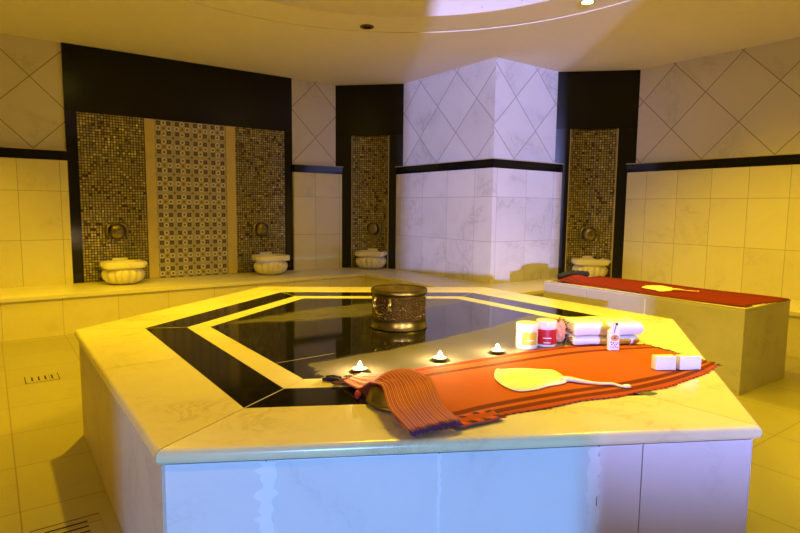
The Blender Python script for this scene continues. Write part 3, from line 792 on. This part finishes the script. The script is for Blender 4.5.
# folded towels
TW = Vector((1.903, 1.394, 0)); td = Vector((.865, -.502, 0)).normalized(); tn = Vector((.502, .865, 0)).normalized(); trz = math.atan2(td.y, td.x)
def towel(label, z, L, W, H, x0, seed, fr=False):
    t = thing('folded_towel', label, 'towel', (TW.x+tn.x*.012, TW.y+tn.y*.012, z), trz, 'white towels stacked on the orange cloth')
    layers = 1; hh = H/layers; rr = random.Random(seed)
    for q in range(layers):
        def sec(nseg=10):   # rounded lens cross-section in y,z
            pts = []
            for k in range(nseg+1):
                a = -PI/2 + PI*k/nseg; pts.append((hh*.5*math.cos(a), math.sin(a)))
            return pts
        bm = bmesh.new(); nx = 26; rows = []
        for i in range(nx+1):
            u = .5-.5*math.cos(PI*i/nx); x = x0 + L*u
            er = min(1.0, math.sqrt(max(0, 1-max(0, (abs(u-.5)-.45)/.05)**2)) + .03)   # rounded ends
            zc = hh*(q+.5); row = []
            for sgn in (1, -1):
                for cy, sz in sec():
                    y = (W*.5 if sgn > 0 else -W*.5)
                    yy = W*.5 + sgn*(W*.5-hh*.5) + sgn*cy*1.0
                    zz = zc + (sz if sgn > 0 else -sz)*hh*.5*er + .0016*math.sin(x*40+sgn*2+q)*er*(1 if q or sz > 0 else .0)
                    row.append(bm.verts.new((x, yy + .003*math.sin(x*23+q*2), max(.0002, zz))))
            rows.append(row)
        for A, B in zip(rows, rows[1:]):
            for k in range(len(A)): bm.faces.new((A[k], A[(k+1) % len(A)], B[(k+1) % len(A)], B[k]))
        bm.faces.new(rows[0][::-1]); bm.faces.new(rows[-1])
        link('fold', bm, M['terry'], t, True, 70)
    if fr:
        bm = bmesh.new()
        for k in range(22):
            p = Vector((x0-.0005, .012+(W-.02)*rr.random(), H*(.12+.8*k/21))); tube([p, p+Vector((-.006, rr.uniform(-.004, .004), rr.uniform(-.002, .003))), p+Vector((-.011, rr.uniform(-.005, .005), -.004))], [.0018, .0024, .001], 5, bm)
        stuff(link('fringe', bm, M['leaf_brown'], t))
    return t
towel('folded white towel under the other one, lower of the stack of two', TOP+.0062, 0.284, .165, .036, 0, 1, True)
towel('folded white towel with a rounded end, on top of the stack of two', TOP+.0062+.0372, 0.300, .170, .056, .002, 2, True)

# small white bottle with ornament print
t = thing('small_bottle', 'small flat white bottle with printed ornaments standing before the towels', 'bottle', (1.985, 1.276, TOP+.0062), math.atan2(-.44, .80))
link('body', box(-.022, .022, -.010, .010, 0, .074, bevel=.004), M['bottle'], t, True, 40)
bm = bmesh.new(); sh = [(.022, .010, .0745), (.019, .009, .080), (.011, .007, .088), (.008, .006, .098), (.008, .006, .100)]
rg = [[bm.verts.new((sx*a, sy*b, z)) for a, b in ((-1, -1), (1, -1), (1, 1), (-1, 1))] for sx, sy, z in sh]
for A, B in zip(rg, rg[1:]):
    for k in range(4): bm.faces.new((A[k], A[(k+1) % 4], B[(k+1) % 4], B[k]))
bm.faces.new(rg[0][::-1]); bm.faces.new(rg[-1]); link('shoulder', bm, M['bottle'], t)
bm = bmesh.new(); bmesh.ops.create_uvsphere(bm, u_segments=14, v_segments=10, radius=.0058); bmesh.ops.translate(bm, vec=(.009, -.006, .1055), verts=bm.verts); link('stopper_bead', bm, M['cap'], t, True)
link('cord', tube([(-.006, -.0075, .100), (-.004, -.009, .112), (.006, -.008, .110), (.004, -.009, .096), (-.002, -.0115, .078), (-.004, -.0115, .070)], .0011, 6), M['ink'], t, True)
def disc(x, z, r, m, y=-.0102, sq=1.0):
    bm = lathe([(0, 0), (r, 0), (r, .0006), (0, .0006)], 16); bmesh.ops.transform(bm, matrix=Matrix.Translation((x, y, z)) @ Matrix.Rotation(PI/2, 4, 'X') @ Matrix.Diagonal((1, sq, 1, 1)), verts=bm.verts); return bm
link('orange_emblem', disc(.001, .051, .0175, 0, sq=.72), M['lab_o'], t)
bm = box(-.012, .012, -.0114, -.0110, .0575, .0592); box(-.010, .012, -.0114, -.0110, .0485, .0500, bm); box(-.002, .003, -.0114, -.0110, .046, .056, bm); link('emblem_lines', bm, M['ink'], t)
bm = bmesh.new(); rr = random.Random(2)
for x, z in ((-.013, .034), (-.004, .031), (.006, .034), (.013, .030), (-.010, .024), (.001, .022), (.009, .025), (-.014, .014), (-.004, .013), (.006, .015), (.013, .011)):
    b2 = disc(x, z, rr.uniform(.0016, .003), 0); me = bpy.data.meshes.new('tmp'); b2.to_mesh(me); bm.from_mesh(me); b2.free(); bpy.data.meshes.remove(me)
link('printed_dots', bm, M['ink'], t)

# soap bars
def soap(label, x, y, rz, L):
    t = thing('soap_bar', label, 'soap', (x, y, TOP+.0062), rz, 'soap bars standing on the orange cloth')
    link('bar', box(-L/2, L/2, 0, .032, 0, .049, bevel=.004), M['soap'], t, True, 40)
    n = 36; bm = bmesh.new(); pts = [(.024*math.cos(2*PI*k/n), -.0004, .0245+.015*math.sin(2*PI*k/n)) for k in range(n)]; tube(pts+[pts[0]], .0008, 6, bm, False)
    link('embossed_oval', bm, M['soap'], t, True)
sr = math.atan2(-.49, .87)
soap('left one of the two white soap bars standing on edge on the orange cloth', 1.886, 1.002, sr, .076)
soap('right one of the two white soap bars standing on edge on the orange cloth', 1.961, .955, sr-.02, .080)

# leaf peeking out from under the cloth
t = tag(link('green_leaf', sheet(lambda s, u: Vector(((s-.5)*.055, (u-.5)*.034*math.sin(PI*(.12+.8*s)), .0012+.0008*math.sin(s*4))), 12, 6, .0008), M['leaf_green'], None, True), 'small olive green leaf sticking out under the front edge of the orange cloth', 'leaf')
t.location = (1.615, .908, TOP+.0004); t.rotation_euler = (0, 0, -.5)

# ------------------------------------------------------------------ massage bench on the right
X0, X1, Y0, Y1 = 3.424, 4.055, 1.384, 2.812
t = thing('massage_bench', 'rectangular grey marble massage bench under the red cloth on the right', 'bench', ((X0+X1)/2, (Y0+Y1)/2, 0))
mb = lambda n, b, m: at_origin(link(n, b, m, t), t)
mb('core', box(X0+.02, X1-.02, Y0+.02, Y1-.02, 0, PLAT-.02), M['dark_grout'])
for y0, y1 in ((Y0+.001, 1.985), (1.987, 2.43), (2.432, Y1-.001)): mb('long_side_slab', box(X0, X0+.0195, y0, y1, .001, PLAT-.0195, bevel=.001), M['plat'])
mb('back_side_slab', box(X1-.0195, X1, Y0+.001, Y1-.001, .001, PLAT-.0195), M['plat'])
mb('end_slab', box(X0+.020, X1-.020, Y0, Y0+.0195, .001, PLAT-.0195, bevel=.001), M['plat'])
mb('end_slab', box(X0+.020, X1-.020, Y1-.0195, Y1, .001, PLAT-.0195, bevel=.001), M['plat'])
mb('top_slab', box(X0, X1, Y0, Y1, PLAT-.0188, PLAT, bevel=.001), M['bench_top'])
mb('edge_profile', box(X0-.002, X0-.0002, Y0, Y1, PLAT-.008, PLAT+.001), M['caulk'])
mb('edge_profile', box(X0, X1, Y0-.002, Y0-.0002, PLAT-.008, PLAT+.001), M['caulk'])
mb('grout_line', box(X0-.0006, X0+.004, 1.982, 1.990, .002, PLAT-.021), M['grout'])
rw2 = random.Random(9); W2 = [(rw2.uniform(3, 12), rw2.uniform(3, 12), rw2.uniform(0, 6), rw2.uniform(.0006, .0016)) for _ in range(6)]
def red_top(s, tt):
    y = lerp(2.742, 1.405, s); x = lerp(3.455, 4.035, tt) + .012*math.sin(y*6)*(1-tt)
    if s > .93: y += .02*math.sin(tt*6)
    z = .004 + sum(a*(1+math.sin(fx*x+fy*y+ph)) for fx, fy, ph, a in W2)*.5
    z += .045*math.exp(-((s-.06)/.05)**2)*(.6+.4*math.sin(tt*7)) * math.sin(PI*min(1, tt*1.2+.05))**.5
    return Vector((x, y, PLAT+z))
rc = thing('red_bath_cloth', 'dark red cotton cloth spread along the top of the massage bench', 'cloth', (3.75, 2.1, PLAT))
at_origin(link('cloth_sheet', sheet(red_top, 70, 24, .003), M['pest_red'], rc, True, 50), rc)
bm = bmesh.new(); rr = random.Random(4)
for k in range(40):
    p = red_top(1.0, k/39); fringe(bm, p, Vector((0, -1, 0)), .012+.012*rr.random(), .0022, rr, Vector((1, 0, 0)), PLAT+.001)
for k in range(24):
    p = red_top(.0, k/23); fringe(bm, p, Vector((-.2, 1, 0)), .02+.02*rr.random(), .0022, rr, Vector((1, 0, 0)), PLAT+.001)
stuff(at_origin(link('fringe', bm, M['fringe_dark'], rc), rc))
def roll(s, tt):
    a = tt*2*PI; c = poly_at([(3.66, 2.768, 0), (3.76, 2.79, 0), (3.88, 2.782, 0), (3.99, 2.776, 0)], s); r = .019*(.55+.45*math.sin(PI*(.1+.8*s)))*(1+.12*math.sin(s*30+tt*9))
    return c
bm = bmesh.new(); path = [poly_at([(3.56, 2.778, .026), (3.68, 2.782, .034), (3.80, 2.782, .032), (3.92, 2.784, .026)], k/24) for k in range(25)]
tube([p + Vector((0, 0, PLAT)) for p in path], [.016+.016*math.sin(PI*(.12+.78*k/24))+.004*math.sin(k*1.7) for k in range(25)], 12, bm)
tag(link('black_cloth_roll', bm, M['fringe_black'], None, True), 'small crumpled black cloth at the far end of the massage bench', 'cloth')
mitt('bath_mitt', 'cream bath mitt lying on the dark red cloth of the massage bench',
     [(3.600, 2.020), (3.570, 1.985), (3.590, 1.955), (3.660, 1.945), (3.730, 1.960), (3.800, 2.020), (3.820, 2.100), (3.780, 2.150), (3.700, 2.160), (3.630, 2.130)],
     [(3.700, 1.960, .010), (3.735, 1.92, .012), (3.745, 1.88, .010), (3.765, 1.84, .009), (3.775, 1.815, .008)], PLAT+.0125)

# ------------------------------------------------------------------ floor drains
def drain(label, x, y, sx, sy, rz, n):
    t = thing('floor_drain', label, 'drain', (x, y, 0.0002), rz)
    link('plate', box(-sx/2, sx/2, -sy/2, sy/2, 0, .003, bevel=.001), M['floor'], t)
    bm = bmesh.new()
    for k in range(n):
        q = (k-(n-1)/2)*sx*.8/n; box(q-sx*.10/n, q+sx*.10/n, -sy*.30, sy*.30, .0031, .0036, bm)
    link('slots', bm, M['hole'], t)
    for s in (-1, 1): link('frame_gap', box(s*sx*.5-.002, s*sx*.5+.002, -sy/2, sy/2, .0, .0034), M['hole'], t)
drain('small slotted drain in the floor between the wall bench and the hexagonal stone', .215, 3.955, .17, .15, 0, 4)
drain('larger slotted drain in the floor beside the left foot of the hexagonal stone', .155, 1.99, .17, .20, PI/2, 4)

# ------------------------------------------------------------------ ceiling downlights
def downlight(label, x, y, z, lit, group=None):
    t = thing('downlight', label, 'ceiling light', (x, y, z), 0, group)
    link('ring', lathe([(.036, -.001), (.052, -.001), (.056, -.004), (.054, -.008), (.040, -.010), (.036, -.006), (.036, -.001)], 36), M['white_paint'] if lit else M['fixture'], t, True, 40)
    if lit: link('bulb', lathe([(0, -.014), (.02, -.012), (.032, -.004), (.034, -.0005), (0, -.0005)], 28), M['bulb'], t, True)
    else: link('bulb', lathe([(0, -.0035), (.034, -.003), (.034, -.0005), (0, -.0005)], 28), M['dead_bulb'], t, True)
    return t
ZR = CEIL+.007
downlight('lit yellow ceiling downlight above the massage bench', 3.385, 2.500, ZR, True)
downlight('dark unlit ceiling downlight above the back of the room', 2.490, 3.885, ZR, False)
downlight('lit yellow ceiling downlight before the left mosaic of the wide panel', .83, 3.87, ZR, True)

# ------------------------------------------------------------------ lights
def lamp(name, kind, loc, energy, color, target=None, **k):
    d = bpy.data.lights.new(name, kind); d.energy = energy; d.color = color
    for a, b in k.items(): setattr(d, a, b)
    o = bpy.data.objects.new(name, d); COL.objects.link(o); o.location = loc
    if target is not None: o.rotation_euler = (Vector(target)-Vector(loc)).to_track_quat('-Z', 'Y').to_euler()
    return o
YEL = (1.0, .60, .008)
def spot(name, x, y, e, c=YEL, size=115, blend=.7, tgt=None, z=2.44, r=.03):
    return lamp(name, 'SPOT', (x, y, z), e, c, tgt or (x, y, 0), spot_size=math.radians(size), spot_blend=blend, shadow_soft_size=r)
spot('lamp_bench', 3.385, 2.50, 205, (1, .66, .0), tgt=(4.1, 1.8, 0), size=112)
spot('lamp_panel', .83, 3.87, 280, (1, .65, .0), size=108)
spot('fill_left', -.3, 4.7, 130, (1, .62, .0), size=108)  # unseen fill added to brighten the lower left wall
spot('lamp_right', 4.35, .9, 92, (1, .61, .0))
spot('lamp_over_stone', 2.35, 1.0, 190, (1, .76, .0), size=80)
spot('fill_near_left', -1.4, 1.2, 110, (1, .57, .05))  # added fill beside the viewer, no known lamp there
spot('bounce_fill', 1.62, 2.25, 170, (1, .64, .0), size=165, z=2.42, r=.2)  # wide fill added in place of bounced light, not a cove
# cold light from behind the near wall, two beams parted by the added divider
lamp('hall_light', 'SPOT', (-3.89, -7.6, 1.22), 13000, (.38, .41, 1.0), (-.42, -2.5, 1.80), spot_size=math.radians(24), spot_blend=.6, shadow_soft_size=.08)
lamp('hall_low_light', 'SPOT', (-4.10, -7.6, .72), 4700, (.16, .42, 1.0), (-1.24, -2.5, .30), spot_size=math.radians(14), spot_blend=.3, shadow_soft_size=.08)
for i, (x, y) in enumerate(CAN):
    lamp('candle_light', 'POINT', (x, y, TOP+.056), 3.4, (1, .66, .28), shadow_soft_size=.008)

w = bpy.data.worlds.new('world'); scene.world = w; w.use_nodes = True
w.node_tree.nodes['Background'].inputs[0].default_value = (.45, .55, .9, 1); w.node_tree.nodes['Background'].inputs[1].default_value = .05

# ------------------------------------------------------------------ camera
cam = bpy.data.cameras.new('camera'); cam.sensor_width = 36; cam.lens = 25.371; cam.clip_start = .05
co = bpy.data.objects.new('camera', cam); COL.objects.link(co)
rot = Matrix(((.808273, .052253, -.586485), (-.58871, .089912, -.803329), (.010756, .994578, .103435)))
co.matrix_world = Matrix.Translation((0, 0, 1.05)) @ rot.to_4x4()
scene.camera = co
vs = scene.view_settings; scene.display_settings.display_device = 'sRGB'
vs.view_transform = 'Standard'; vs.look = 'None'; vs.gamma = 1; vs.exposure = 0; vs.use_curve_mapping = False
scene.cycles.use_denoising = True
scene.cycles.max_bounces = 10
